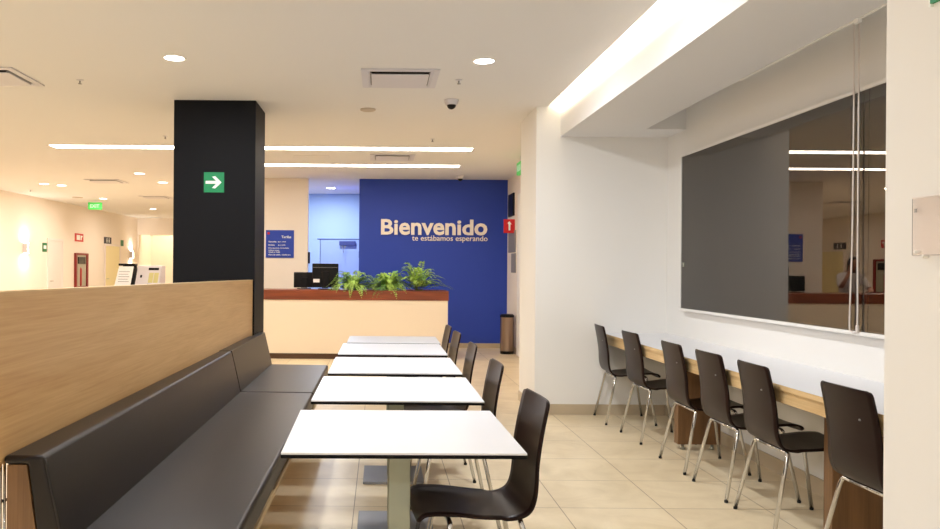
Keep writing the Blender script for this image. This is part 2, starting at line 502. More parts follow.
dup(dh, (-6.19, 21.5, CZ), label='hall downlight beyond the second vent near the end wall')
dup(dh, (-6.43, 15.1, CZ), label='hall downlight farthest left, before the left wall sconce, one of a pair')
dup(dh, (-6.20, 15.35, CZ), label='hall downlight farthest left, right-hand one of the pair')
dup(dh, (-6.42, 18.3, CZ), label='hall downlight beside the hanging green exit sign')
dup(dh, (-6.3, 10.2, CZ), label='round downlight of the hall outside the picture', group='downlights outside the picture')
da = downlight(.085, 'lens_light', E_ALC, (.93, .96, 1.0), 'white downlight in the light blue alcove', None)
da.location = (-.97, 15.48, CZ)
# end wall light
t = thing('end_wall_lamp', 'warm light behind the lintel washing the end wall', 'lamp', (-5, 26, 2.9))
MB().box(-7.4, -2.6, 26.0, 26.1, 2.88, 2.92).build('lamp_tube', 'far_light', t)
# wall sconces
def sconce(y, z, label, g='hall wall sconces'):
    t = thing('wall_sconce', label, 'wall lamp', (LW, y, z), group=g)
    MB().box(LW, LW+.10, y-.07, y+.07, z-.11, z+.11).build('lamp_body', 'grey_plastic', t, bevel=.004)
    MB().box(LW+.01, LW+.09, y-.06, y+.06, z+.11, z+.116).build('lens', 'sconce_light', t)
    MB().box(LW+.01, LW+.09, y-.06, y+.06, z-.116, z-.11).build('lens', 'sconce_light', t)
    MB().box(LW+.10, LW+.104, y-.055, y-.005, z-.09, z+.09).build('lens', 'sconce_light', t)
    area('lamp', (.06, 0, .13), .08, 6, WARM_L, t, rot=(PI, 0, 0)); area('lamp', (.06, 0, -.13), .08, 6, WARM_L, t)
sconce(17.46, 1.77, 'box wall sconce glowing up and down, nearest on the hall wall')
sconce(24.9, 1.75, 'box wall sconce glowing beside the restroom door, far down the hall')
t = thing('wall_sconce', 'small glowing wall sconce beside the column edge on the end wall', 'wall lamp', (-6.62, 27, 1.66))
MB().box(-6.69, -6.55, 26.9, 27, 1.5, 1.78).build('lamp_body', 'grey_plastic', t, bevel=.004)
MB().box(-6.68, -6.56, 26.91, 26.99, 1.78, 1.79).build('lens', 'sconce_light', t)

# ------------------------------------------------------------------ ceiling fittings
def vent(label, loc):
    t = thing('ceiling_vent', label, 'air vent', loc, group='square ceiling vents')
    s = .31
    MB().box(-s+.03, s-.03, -s+.03, s-.03, -.002, 0).build('backing', 'vent_dark', t, local=True)
    # flat outer frame with sloping inner faces
    c = MB()
    q = [[(-s, -s), (s, -s), (s, s), (-s, s)], [(-s+.05, -s+.05), (s-.05, -s+.05), (s-.05, s-.05), (-s+.05, s-.05)], [(-s+.07, -s+.07), (s-.07, -s+.07), (s-.07, s-.07), (-s+.07, s-.07)]]
    for (A, za), (B, zb) in (((q[0], -.001), (q[0], -.012)), ((q[0], -.012), (q[1], -.014)), ((q[1], -.014), (q[2], -.003))):
        for i in range(4):
            j = (i+1) % 4
            c.quad((*A[i], za), (*A[j], za), (*B[j], zb), (*B[i], zb))
    c.build('frame', 'vent_white', t, local=True)
    MB().box(-s+.080, s-.080, -s+.120, s-.075, -.022, -.012).build('centre_panel', 'vent_white', t, local=True, bevel=.004)
    for sx in (-1, 1):
        c = MB()
        c.prism([(sx*(s-.072), -.003), (sx*(s-.083), -.02), (sx*(s-.086), -.02), (sx*(s-.076), -.003)], -s+.09, s-.10, 1)
        c.build('deflector', 'mid_grey', t, local=True)
    return t
v0 = vent('square ceiling vent above the tables, nearest and largest in view', (.15, 6.48, CZ))
dup(v0, (.16, 11.1, CZ), label='square ceiling vent between the two long light strips')
dup(v0, (-3.22, 6.52, CZ), label='square ceiling vent cut by the left picture edge')
dup(v0, (-5.03, 14.5, CZ), label='square ceiling vent in the hall, nearer of two')
dup(v0, (-5.05, 17.8, CZ), label='square ceiling vent in the hall, farther of two')
t = tag(MB().box(-1.22, -.72, 11.0, 11.35, CZ-.004, CZ).build('access_panel', 'ceiling_paint', bevel=.002), 'flush rectangular access panel in the ceiling between the light strips', 'access panel')
tag(MB().lathe([(.075, 0), (.075, -.012), (.06, -.018)], c=(-.13, 7.76, CZ), seg=28).build('ceiling_speaker', 'smoke_white'), 'flat round beige ceiling cover below the large vent', 'ceiling cover')
tag(MB().lathe([(.12, 0), (.11, -.012)], c=(-6.9, 18.0, CZ), seg=24).build('ceiling_disc', 'smoke_white'), 'flat round cover on the hall ceiling', 'ceiling cover')
def dome(label, x, y):
    t = thing('dome_camera', label, 'security camera', (x, y, CZ), group='dome security cameras')
    MB().lathe([(.065, 0), (.068, -.006), (.058, -.035), (.05, -.048)], seg=28).build('housing', 'vent_white', t, local=True, smooth=False)
    pr = [(.042*math.cos(a), -.046-.042*math.sin(a)) for a in [k*PI/2/7 for k in range(7)]]+[(.002, -.088)]
    MB().lathe(pr, seg=24).build('dome', 'black_plastic', t, local=True, smooth=True)
dome('dome security camera with black lens near the large vent', .65, 7.31)
dome('small dome security camera above the blue wall', 1.34, 13.31)
def sprinkler(label, x, y):
    t = thing('sprinkler', label, 'sprinkler', (x, y, CZ), group='ceiling sprinklers')
    MB().lathe([(.03, 0), (.03, -.004), (.012, -.008)], seg=16).build('escutcheon', 'vent_white', t, local=True)
    MB().lathe([(.006, -.006), (.006, -.03), (.016, -.032), (.016, -.035)], seg=12).build('head', 'mid_grey', t, local=True)
sprinkler('sprinkler head right of the large vent, above the dome camera', .64, 6.53)
sprinkler('sprinkler head just before the long light strip', .62, 9.52)
sprinkler('sprinkler head by the left vent', -2.53, 6.63)
sprinkler('sprinkler head left of the black column', -2.58, 9.45)
sprinkler('sprinkler head in the hall ceiling by the left wall', -7.25, 16.35)

# ------------------------------------------------------------------ signs on column and walls
t = thing('direction_sign', 'square green sign with white arrow on the black column', 'sign', (-1.56, 7.4, 2.18))
MB().box(-1.655, -1.465, 7.393, 7.4, 2.085, 2.275).build('board', 'green_sign', t, bevel=.002)
ax, az = -1.56, 2.18
ar = [(-.078, -.014), (.02, -.014), (-.018, -.052), (.012, -.058), (.072, 0), (.012, .058), (-.018, .052), (.02, .014), (-.078, .014)]
MB().prism([(ax+a, az+b_) for a, b_ in ar], 7.390, 7.393).build('arrow', 'sign_white', t)

t = thing('price_board', 'square blue price board with white text on the cream reception wall', 'sign', (-1.757, 13.85, 1.55))
MB().box(-2.003, -1.511, 13.835, 13.85, 1.555, 2.04).build('board', 'sign_blue', t, bevel=.003)
L = t.location
text_part('heading', 'Tarifas', .1, .001, 'sign_white', t, MY(-1.73-L.x, 13.833-L.y, 1.90-L.z), .002, fit=(.17, .045))
for k, (a, b_, wd, w2) in enumerate((('Sencilla', '$1,199', .14, .14), ('Doble', '$1,299', .11, .13), ('Desayuno incluido', None, .36, 0), ('Niños gratis', None, .19, 0), ('Check in 15:00', None, .20, 0), ('Hora de salida', '12:00 hrs', .21, .15))):
    z = (1.825, 1.767, 1.712, 1.672, 1.642, 1.598)[k]
    text_part('text_line', a, .05, .001, 'sign_white', t, MY(-1.955-L.x, 13.833-L.y, z-L.z), .001, fit=(wd, .024))
    if b_: text_part('text_line', b_, .05, .001, 'sign_white', t, MY((-1.79 if k < 2 else -1.72)-L.x, 13.833-L.y, z-L.z), .001, fit=(w2, .02))
MB().box(-1.975, -1.935, 13.832, 13.835, 1.965, 2.005).build('emblem', 'sign_red', t)

# raised lettering
t = thing('welcome_lettering', 'large raised cream letters reading Bienvenido on the blue wall', 'lettering', (.95, 13.85, 1.98))
def glyph_line(s, x0, x1, zb, size, ext, off, parent, y, mt, space=1.0, hscale=1.0):
    """lays out one letter per mesh between x0 and x1 on the baseline zb"""
    widths = []
    tot = text_mesh(s, size, ext, off); xs = [v.co.x for v in tot.vertices]; W = max(xs)-min(xs); X0 = min(xs)
    k = (x1-x0)/W
    for i, ch in enumerate(s):
        if ch == ' ': continue
        a = text_mesh(s[:i+1], size, ext, off); b2 = text_mesh(ch, size, ext, off)
        ax_ = max(v.co.x for v in a.vertices); bx_ = max(v.co.x for v in b2.vertices)
        dx = ax_-bx_
        for v in b2.vertices:
            v.co.x = (v.co.x+dx-X0)*k; v.co.y *= k*hscale*(1.12 if ch in 'envo' and hscale < 1 else 1)
        b2.transform(MY(x0-parent.location.x, y-parent.location.y, zb-parent.location.z))
        b2.materials.clear(); b2.materials.append(MATS[mt])
        o = bpy.data.objects.new('letter', b2); COL.objects.link(o); o.parent = parent
glyph_line('Bienvenido', .012, 1.872, 1.985, .36, .018, .009, t, 13.828, 'letter_cream', hscale=.88)
t = thing('tagline_lettering', 'small raised letters reading te estábamos esperando below the large word', 'lettering', (1.2, 13.85, 1.86))
glyph_line('te estábamos esperando', .557, 1.881, 1.875, .12, .009, .0005, t, 13.838, 'letter_cream')

# signs in the passage
t = thing('fire_sign', 'red projecting fire extinguisher sign at the end of the blue wall', 'sign', (2.13, 13.1, 2.1))
MB().box(2.045, 2.23, 13.09, 13.11, 1.985, 2.215).build('board', 'sign_red', t, bevel=.002)
c = MB().prism([(2.125, 2.03), (2.155, 2.03), (2.155, 2.13), (2.175, 2.13), (2.14, 2.18), (2.105, 2.15), (2.125, 2.13)], 13.087, 13.09)
c.build('pictogram', 'sign_white', t)
tag(MB().box(2.20, 2.23, 13.12, 13.62, 2.28, 2.66).build('wall_panel', 'black_plastic', bevel=.004), 'black panel high on the passage wall above the red sign', 'wall panel')
tag(MB().box(2.215, 2.23, 12.98, 13.66, 1.67, 2.03).build('notice_board', 'mid_grey', bevel=.004), 'grey notice on the passage wall under the red sign', 'notice', 'grey notices on the passage wall')
tag(MB().box(2.215, 2.23, 12.95, 13.36, 1.33, 1.65).build('notice_board', 'mid_grey', bevel=.004), 'smaller grey notice on the passage wall above the bin', 'notice', 'grey notices on the passage wall')
# passage door
t = thing('door_2', 'cream door in the passage wall, seen nearly edge on', 'door', (2.23, 12.3, 0)); t['kind'] = 'structure'
MB().box(2.205, 2.23, 11.72, 12.72, 0, 2.66).build('door_frame', 'door_paint', t)
MB().box(2.195, 2.205, 11.80, 12.64, 0.02, 2.58).build('door_leaf', 'white_trim', t)
# exit signs
t = thing('exit_sign', 'green lit exit sign hanging edge-on over the passage', 'sign', (1.93, 10.9, CZ))
MB().box(1.905, 1.955, 10.72, 11.08, 2.70, 2.87).build('board', 'exit_lit', t, bevel=.004)
MB().tube([(1.93, 10.9, 2.87), (1.93, 10.9, CZ)], .008).build('hanger', 'vent_white', t)
text_part('text_line', 'SALIDA', .1, .001, 'exit_letters', t, MXn(1.903-1.93, 11.05-10.9, 2.74-CZ), .002, fit=(.30, .09))
t = thing('exit_sign', 'green lit exit sign reading EXIT hanging over the hall', 'sign', (-6.81, 18.8, CZ))
MB().box(-6.95, -6.63, 18.77, 18.83, 2.73, 2.90).build('board', 'exit_lit', t, bevel=.004)
MB().tube([(-6.79, 18.8, 2.90), (-6.79, 18.8, CZ)], .008).build('hanger', 'vent_white', t)
text_part('text_line', 'EXIT', .1, .001, 'exit_letters', t, MY(-6.90+6.81, 18.768-18.8, 2.77-CZ), .002, fit=(.22, .085))

# left wall items
def door(name, y0, y1, z1, label, leaf, x=LW):
    t = thing(name, label, 'door', (x, (y0+y1)/2, 0)); t['kind'] = 'structure'
    c = MB().box(x, x+.03, y0-.06, y0, 0, z1+.06).box(x, x+.03, y1, y1+.06, 0, z1+.06).box(x, x+.03, y0, y1, z1, z1+.06)
    c.build('door_frame', 'door_paint', t, bevel=.003)
    lf = MB().box(x, x+.018, y0, y1, .01, z1).build('door_leaf', leaf, t)
    MB().tube([(x+.018, y0+.08, 1.02), (x+.06, y0+.08, 1.02), (x+.06, y0+.18, 1.02)], .009, 8).build('door_handle', 'aluminium', lf)
door('door_3', 18.72, 19.50, 1.98, 'pale door in the hall wall beside the first sconce', 'door_paint')
door('door_4', 22.6, 23.8, 1.97, 'pale yellow restroom door far down the hall wall', 'door_cream')
def wall_sign(name, y0, y1, z0, z1, m, label, x=LW, group=None):
    t = thing(name, label, 'sign', (x, (y0+y1)/2, z0), group=group)
    MB().box(x, x+.012, y0, y1, z0, z1).build('board', m, t, bevel=.002)
    return t
t = wall_sign('safety_sign', 18.40, 18.64, 1.71, 1.92, 'dark_green', 'small green safety sign left of the first hall door')
MB().box(LW+.012, LW+.015, 18.45, 18.59, 1.78, 1.86).build('pictogram', 'sign_white', t)
t = wall_sign('fire_sign', 20.35, 20.92, 2.02, 2.23, 'sign_red', 'red fire sign on the hall wall above the extinguisher cabinet')
MB().box(LW+.012, LW+.015, 20.45, 20.68, 2.06, 2.19).build('pictogram', 'sign_white', t)
MB().prism([(20.72, 2.06), (20.78, 2.06), (20.80, 2.14), (20.85, 2.14), (20.85, 2.18), (20.72, 2.18)], LW+.012, LW+.015, 0).build('pictogram', 'sign_white', t)
t = wall_sign('restroom_sign', 22.5, 23.1, 2.03, 2.22, 'sign_navy', 'dark blue restroom sign with two white figures')
for yy in (22.72, 22.9):
    MB().lathe([(.004, -.002), (.022, -.0015), (.022, .0015), (.004, .002)], c=(LW+.014, yy, 2.175), seg=12, axis=0).prism([(yy-.03, 2.10), (yy-.015, 2.06), (yy+.015, 2.06), (yy+.03, 2.10), (yy+.03, 2.15), (yy-.03, 2.15)], LW+.012, LW+.015, 0).build('pictogram', 'sign_white', t)
wall_sign('safety_sign', 23.95, 24.2, 2.0, 2.18, 'dark_green', 'tiny green and white plate right of the restroom sign')
# fire cabinet
t = thing('fire_cabinet', 'red framed glass fire extinguisher cabinet on the hall wall', 'fire cabinet', (LW, 20.8, .8))
y0, y1, z0, z1 = 20.32, 21.2, .80, 1.72
MB().box(LW, LW+.02, y0+.02, y1-.02, z0+.02, z1-.02).build('back_panel', 'cabinet_inside', t)
c = MB().box(LW, LW+.05, y0, y0+.10, z0, z1).box(LW, LW+.05, y1-.10, y1, z0, z1).box(LW, LW+.05, y0+.10, y1-.10, z0, z0+.05).box(LW, LW+.05, y0+.10, y1-.10, z1-.05, z1)
c.build('frame', 'cabinet_red', t, bevel=.003)
MB().box(LW+.02, LW+.045, y0+.2, y1-.2, 1.44, 1.62).build('hose_reel', 'black_plastic', t)
MB().lathe([(.004, .85), (.05, .87), (.05, 1.3), (.01, 1.38)], c=(LW+.0, 20.72, 0), seg=16).build('extinguisher', 'extinguisher_red', t, smooth=True)

# alcove door
t = thing('door_1', 'light blue door at the back of the alcove', 'door', (-.85, 16.7, 0)); t['kind'] = 'structure'
MB().box(-1.33, -.371, 16.685, 16.7, 1.985, 2.0).box(-1.27, -1.262, 16.685, 16.7, 0, 1.985).build('door_frame', 'line_navy', t)
MB().box(-1.255, -.371, 16.68, 16.7, 0, 1.975).build('door_leaf', 'door_blue', t)
cl = MB().box(-.86, -.52, 16.60, 16.68, 1.86, 1.95).build('door_closer', 'line_navy', t, bevel=.005)
MB().tube([(-.80, 16.62, 1.86), (-.77, 16.5, 1.70), (-.73, 16.62, 1.86)], .008, 8).build('closer_arm', 'mid_grey', cl)
MB().box(-.45, -.41, 16.62, 16.68, 1.60, 1.74).build('door_handle', 'line_navy', t, bevel=.004)
tag(MB().box(-1.27, -1.235, 13.87, 13.97, 1.46, 1.66).build('card_reader', 'sign_navy', bevel=.004), 'small navy card reader at the alcove edge above the monitors', 'card reader')

# right wall items
t = thing('sign_holder', 'clear acrylic sign holder fixed to the near white wall', 'sign holder', (NW, 1.95, 1.43))
MB().box(NW-.012, NW-.008, 1.78, 2.165, 1.434, 1.590).build('panel', 'acrylic', t)
MB().tube([(NW-.012, 1.78, 1.592), (NW-.012, 2.165, 1.592)], .0016, 8).build('lip', 'cord_white', t)
MB().tube([(NW-.012, 2.165, 1.590), (NW-.012, 2.165, 1.436), (NW-.012, 1.78, 1.434)], .0008, 6).build('edge', 'mid_grey', t)
MB().lathe([(.004, NW-.016), (.005, NW-.014), (.005, NW)], c=(0, 2.15, 1.445), seg=12, axis=0).build('standoff', 'white_trim', t)
MB().lathe([(.004, NW-.016), (.005, NW-.014), (.005, NW)], c=(0, 2.12, 1.432), seg=12, axis=0).build('standoff', 'white_trim', t)
MB().box(NW-.0135, NW-.012, 2.146, 2.155, 1.552, 1.562).build('logo_mark', 'mid_grey', t)
t = thing('direction_sign', 'green sign cut by the top right picture corner', 'sign', (NW, 2.0, 2.1))
MB().box(NW-.010, NW, 1.80, 2.105, 2.105, 2.35).build('board', 'green_sign', t)
MB().box(NW-.008, NW, 2.105, 2.113, 2.098, 2.35).build('edge', 'sign_white', t)

# ------------------------------------------------------------------ blind chain and track
t = thing('blind_chain', 'white looped blind cord hanging in front of the window', 'blind cord', (2.62, 4.5, 2.6))
pts = [(2.684, 4.487, 3.0), (2.684, 4.487, 2.0), (2.684, 4.495, 1.5), (2.684, 4.512, 1.10), (2.684, 4.495, 1.05), (2.684, 4.455, 1.05), (2.684, 4.437, 1.10), (2.684, 4.441, 1.5), (2.684, 4.441, 2.0), (2.684, 4.441, 3.0)]
MB().tube(cr_spline(pts, 6), .0045, 8).build('cord', 'cord_white', t, smooth=True)
MB().lathe([(.007, 1.045), (.009, 1.05), (.009, 1.085), (.006, 1.09)], c=(2.684, 4.438, 0), seg=10).build('connector', 'cord_white', t)
t = thing('curtain_track', 'thin white curtain track along the edge of the bulkhead', 'track', (2.40, 4, 2.64))
MB().box(2.380, 2.390, NF, 5.25, 2.650, 2.66).build('rail', 'white_trim', t, bevel=.002)
MB().box(2.375, 2.395, 3.94, 3.98, 2.635, 2.66).build('bracket', 'white_trim', t, bevel=.002)

# ------------------------------------------------------------------ low partition and banquette
def pX(y): return -1.25+.06*(y-2.5)/4.9
t = thing('low_partition', 'long oak veneer partition panel behind the banquette', 'partition', (-1.25, 4.5, .72))
ya, yb = 2.05, 7.395
def pz(y): return 1.298-.033*(y-2.6)/4.8
c = MB().loft([[(pX(y), y, .73), (pX(y), y, pz(y)), (pX(y)-.045, y, pz(y)), (pX(y)-.045, y, .73)] for y in (ya, yb)])
c.build('panel', 'oak', t)
c = MB().loft([[(pX(y)+.001, y, pz(y)), (pX(y)+.001, y, pz(y)+.006), (pX(y)-.046, y, pz(y)+.006), (pX(y)-.046, y, pz(y))] for y in (ya, yb)])
c.build('edge_strip', 'oak_edge', t)
for yy, xx in ((2.47, -1.222), (2.53, -1.238), (7.2, -1.24), (4.9, -1.26)):
    pass
MB().tube([(-1.262, 2.635, 0), (-1.262, 2.635, .73)], .006, 12).build('support_post', 'chrome', t, smooth=True)
MB().tube([(-1.255, 2.652, 0), (-1.255, 2.652, .73)], .005, 12).build('support_post', 'chrome', t, smooth=True)
MB().tube([(-1.275, 2.61, .60), (-1.25, 2.67, .60)], .006, 8).build('post_clamp', 'rubber', t)
MB().tube([(-1.215, 7.3, 0), (-1.215, 7.3, .73)], .014, 12).build('support_post', 'chrome', t, smooth=True)

BY0, BYM, BY1 = 2.62, 5.95, 7.66
def rearX(y): return pX(min(y, 7.4))+.002 if y < 7.3 else -1.168
t = thing('banquette', 'long dark brown leather banquette with two backrest cushions on oak frame', 'bench', (-.85, 5.1, 0))
def cushion(name, y0, y1, sec, bev):
    """sec(y) -> cross-section polygon of (x,z)"""
    n = 10; rings = []
    for k in range(n+1):
        y = y0+(y1-y0)*k/n
        rings.append([(x, y, z) for x, z in sec(y)])
    return MB().loft(rings).build(name, 'leather', t, bevel=bev, segs=4)
def back_sec(y):
    r = rearX(y)
    return [(-1.03, .40), (-1.052, .50), (-1.084, .64), (-1.112, .758), (r, .758), (r, .728), (-1.166, .728), (-1.135, .5), (-1.12, .40)]
for y0, y1 in ((BY0, BYM-.004), (BYM+.004, BY1)):
    o = cushion('back_cushion', y0, y1, back_sec, .018)
    for ye in (y0+.012, y1-.012):
        pass
    s = cushion('seat_cushion', y0, y1, lambda y: [(-.495, .335), (-.492, .448), (-1.06, .452), (-1.10, .335)], .022)
# piping along near end of the backrest
MB().tube(cr_spline([(-1.046, BY0+.006, .46), (-1.068, BY0+.006, .56), (-1.094, BY0+.006, .68), (-1.108, BY0+.006, .745)], 4), .0035, 8).build('piping', 'piping_leather', t, smooth=True)
c = MB().box(-1.12, -.492, BY0+.02, BY1-.02, .305, .334)
c.build('seat_rail', 'oak_edge', t, bevel=.002)
MB().prism([(-1.235, 0), (-1.235, .727), (-1.169, .727), (-1.137, .5), (-1.125, .335), (-1.125, 0)], BY0+.005, BY0+.045, 1).build('end_panel', 'oak_dark', t, bevel=.002)
MB().prism([(-1.166, 0), (-1.166, .70), (-1.16, .62), (-1.145, .5), (-1.125, .335), (-1.125, 0)], BY1-.045, BY1-.005, 1).build('end_panel', 'oak_dark', t, bevel=.002)
for yy in (3.3, 4.7, 6.1, 7.4):
    MB().box(-1.08, -.70, yy-.02, yy+.02, 0, .305).build('leg', 'oak_dark', t, bevel=.002)

# ------------------------------------------------------------------ dining tables
def make_table(label, group):
    t = thing('dining_table', label, 'table', (0, 0, 0), group=group)
    h = .43
    tp = MB().box(-h, h, -h, h, .738, .745).build('tabletop', 'white_laminate', t, local=True, bevel=.001)
    MB().box(-h-.001, h+.001, -h-.001, h+.001, .725, .738).build('tabletop_edge', 'laminate_edge', t, local=True, bevel=.002)
    MB().box(-.15, .15, -.15, .15, .712, .725).build('mounting_plate', 'dark_plastic', t, local=True, bevel=.002)
    MB().box(-.043, .043, -.043, .043, .018, .712).build('pedestal', 'post_aluminium', t, local=True, bevel=.004)
    MB().box(-.205, .205, -.21, .21, 0, .018).build('base_plate', 'plate_steel', t, local=True, bevel=.003)
    return t
TX = .083
tl = ['white square pedestal table nearest the camera', 'second white pedestal table from the camera, behind the nearest', 'third white pedestal table, in the middle of the row',
      'fourth white pedestal table from the camera', 'farthest white pedestal table, next to the reception']
tcen = [3.17, 4.26, 5.28, 6.33, 7.16]
t0 = make_table(tl[0], 'white tables in a row along the banquette')
for i, y in enumerate(tcen):
    if i == 0: t0.location = (TX, y, 0); t0.rotation_euler.z = math.radians(1.0); t0.scale = (1, .965, 1)
    else:
        o = dup(t0, (TX+(0, .008, .015, .018, .04)[i], y, 0), 0, tl[i])
        o.scale = ((1, .98, .96, .955, .94)[i], (1, .98, 1, .97, .74)[i], 1)

# ------------------------------------------------------------------ chairs
def make_chair(label, group):
    t = thing('cafe_chair', label, 'chair', (0, 0, 0), group=group)
    prof = cr_spline([(.262, 0, .418), (.250, 0, .440), (.215, 0, .452), (.12, 0, .450), (.02, 0, .438), (-.08, 0, .432), (-.135, 0, .440), (-.172, 0, .465), (-.192, 0, .51), (-.203, 0, .57), (-.212, 0, .66), (-.228, 0, .76), (-.248, 0, .855), (-.253, 0, .879)], 4)
    # cumulative length
    L = [0]
    for a, b_ in zip(prof, prof[1:]): L.append(L[-1]+(b_-a).length)
    T = L[-1]; m_ = 12; rows = []
    for p, l in zip(prof, L):
        s = l/T
        wd = .205+(.188-.205)*min(1, max(0, (s-.35)/.65))
        wd -= .012*math.exp(-((s-.42)/.10)**2)
        for dist in (l, T-l):                       # rounded corners
            if dist < .026: wd -= .026*(1-math.sqrt(max(0, 1-(1-dist/.026)**2)))
        row = []
        for j in range(m_+1):
            u = -1+2*j/m_
            cup = .012*u*u*min(1, max(0, (s-.5)/.2))          # back curved round the sitter
            dish = .006*u*u*(1 if s < .4 else 0)
            row.append((p.x+cup, wd*u, p.z+dish))
        rows.append(row)
    MB().grid(rows, .011).build('seat_shell', 'chair_wenge', t, local=True, smooth=True)
    r = .0105
    for sx, x0, x1 in (('rear', -.225, -.135), ('front', .215, .14)):
        for sy in (-1, 1):
            pts = [(x0, sy*.235, .012), (x0+(x1-x0)*.93, sy*.193, .395), (x1, sy*.186, .415), (x1, sy*.168, .424), (x1, sy*.12, .4245)]
            pp = [Vector(pts[0])]+cr_spline(pts[1:], 5)
            lg = MB().tube(pp, r, 10).build('leg', 'chrome', t, local=True, smooth=True)
            MB().lathe([(.0105, 0), (.0115, .003), (.0115, .014)], c=(x0, sy*.235, 0), seg=12).build('foot_cap', 'rubber', lg, local=True)
        MB().tube([(x1, -.12, .4245), (x1, .12, .4245)], r, 10).build('cross_bar', 'chrome', t, local=True, smooth=True)
    for sy in (-1, 1):
        MB().tube([(-.135, sy*.10, .423), (.14, sy*.10, .424)], .008, 8).build('side_bar', 'chrome', t, local=True, smooth=True)
    MB().lathe([(.004, -.010), (.005, -.007), (.005, 0)], c=(-.224, -.09, .745), seg=12, axis=0).build('screw', 'mid_grey', t, local=True)
    return t
ch0 = make_chair('dark wenge shell chair at the nearest white table', 'chairs along the table row')
# at the tables: they face the banquette
tch = [(.40, 3.20, 'dark wenge shell chair at the nearest white table'), (.405, 4.33, 'dark shell chair at the second table from the camera'),
       (.395, 5.36, 'dark shell chair at the middle table of the row'), (.385, 6.34, 'dark shell chair at the fourth table from the camera'), (.375, 7.02, 'dark shell chair at the farthest table, next to the reception')]
for i, (x, y, lb) in enumerate(tch):
    if i == 0: ch0.location = (x, y, 0); ch0.rotation_euler.z = PI+math.radians(4)
    else: dup(ch0, (x, y, 0), PI+math.radians((0, 2, 1, 3, 2)[i]), lb)
cy = [(3.53, 1, 'dark shell chair at the wall counter nearest the camera, with a screw in its back'), (4.37, -1, 'second dark shell chair from the camera at the wall counter'),
      (4.97, 1, 'third dark shell chair from the camera at the wall counter'), (5.60, 0, 'dark shell chair at the wall counter, fourth from the camera'),
      (6.53, 2, 'dark shell chair at the wall counter, last but one before the corner'), (7.29, -3, 'dark shell chair at the wall counter farthest off, in the corner')]
for y, r_, lb in cy:
    dup(ch0, (2.32 if y < 4 else (2.305 if y < 7 else 2.27), y, 0), math.radians(r_), lb, 'chairs along the wall counter')

# ------------------------------------------------------------------ long wall counter
t = thing('wall_counter', 'long white laminate counter with oak edge under the window', 'counter', (2.4, 5, 0))
WX = 2.13
MB().box(WX, NX-.001, NF, NB-.001, .762, .785).build('countertop', 'white_laminate', t, bevel=.002)
MB().box(WX-.004, WX, NF, NB-.001, .758, .7855).build('edge_band', 'oak_edge', t)
MB().box(WX+.006, WX+.03, NF, NB-.001, .69, .762).build('apron', 'oak_edge', t, bevel=.002)
for yy in (6.10, 4.02):
    sp = MB().box(2.31, 2.64, yy, yy+.08, .045, .762).build('support_panel', 'oak_dark', t, bevel=.002)
    for xx in (2.36, 2.59):
        MB().lathe([(.018, 0), (.02, .01), (.012, .02), (.012, .045)], c=(xx, yy+.04, 0), seg=14).build('foot', 'aluminium', sp, smooth=True)
    MB().box(2.26, 2.31, yy+.07, yy+.08, .10, .66) if False else None

# ------------------------------------------------------------------ bin
t = thing('waste_bin', 'tall stainless steel waste bin at the end of the blue wall', 'bin', (2.09, 12.95, 0))
MB().lathe([(.105, 0), (.11, .01), (.11, .05)], c=(2.09, 12.95, 0), seg=32).build('base', 'black_plastic', t)
MB().lathe([(.112, .05), (.112, .60)], c=(2.09, 12.95, 0), seg=40).build('body', 'steel_bin', t, smooth=False)
MB().lathe([(.114, .60), (.114, .635), (.095, .65), (.02, .655)], c=(2.09, 12.95, 0), seg=32).build('lid', 'black_plastic', t)

# ------------------------------------------------------------------ reception counter
CX0, CX1, CY0, CY1 = -4.75, 1.035, 12.0, 12.75
t = thing('reception_counter', 'long cream reception counter with walnut top band', 'counter', (-1.8, 12.4, 0))
MB().box(CX0, CX1, CY0, CY0+.06, .085, .90).box(CX1-.06, CX1, CY0+.06, CY1, .085, .90).box(CX0, CX0+.06, CY0+.06, CY1, .085, .90).build('front_panel', 'counter_cream', t, bevel=.002)
MB().box(CX0+.03, CX1-.03, CY0+.03, CY1-.03, 0, .085).build('plinth', 'base_dark', t)
PX0, PX1, PY0, PY1 = -.80, .92, 12.08, 12.36
c = MB().box(CX0-.01, PX0, CY0-.015, CY1, .90, 1.045).box(PX1, CX1+.012, CY0-.015, CY1, .90, 1.045)
c.box(PX0, PX1, CY0-.015, PY0, .90, 1.045).box(PX0, PX1, PY1, CY1, .90, 1.045)
c.build('counter_top', 'walnut', t)
MB().box(PX0+.002, PX1-.002, PY0+.002, PY1-.002, .86, .97).build('planter_trough', 'soil', t)

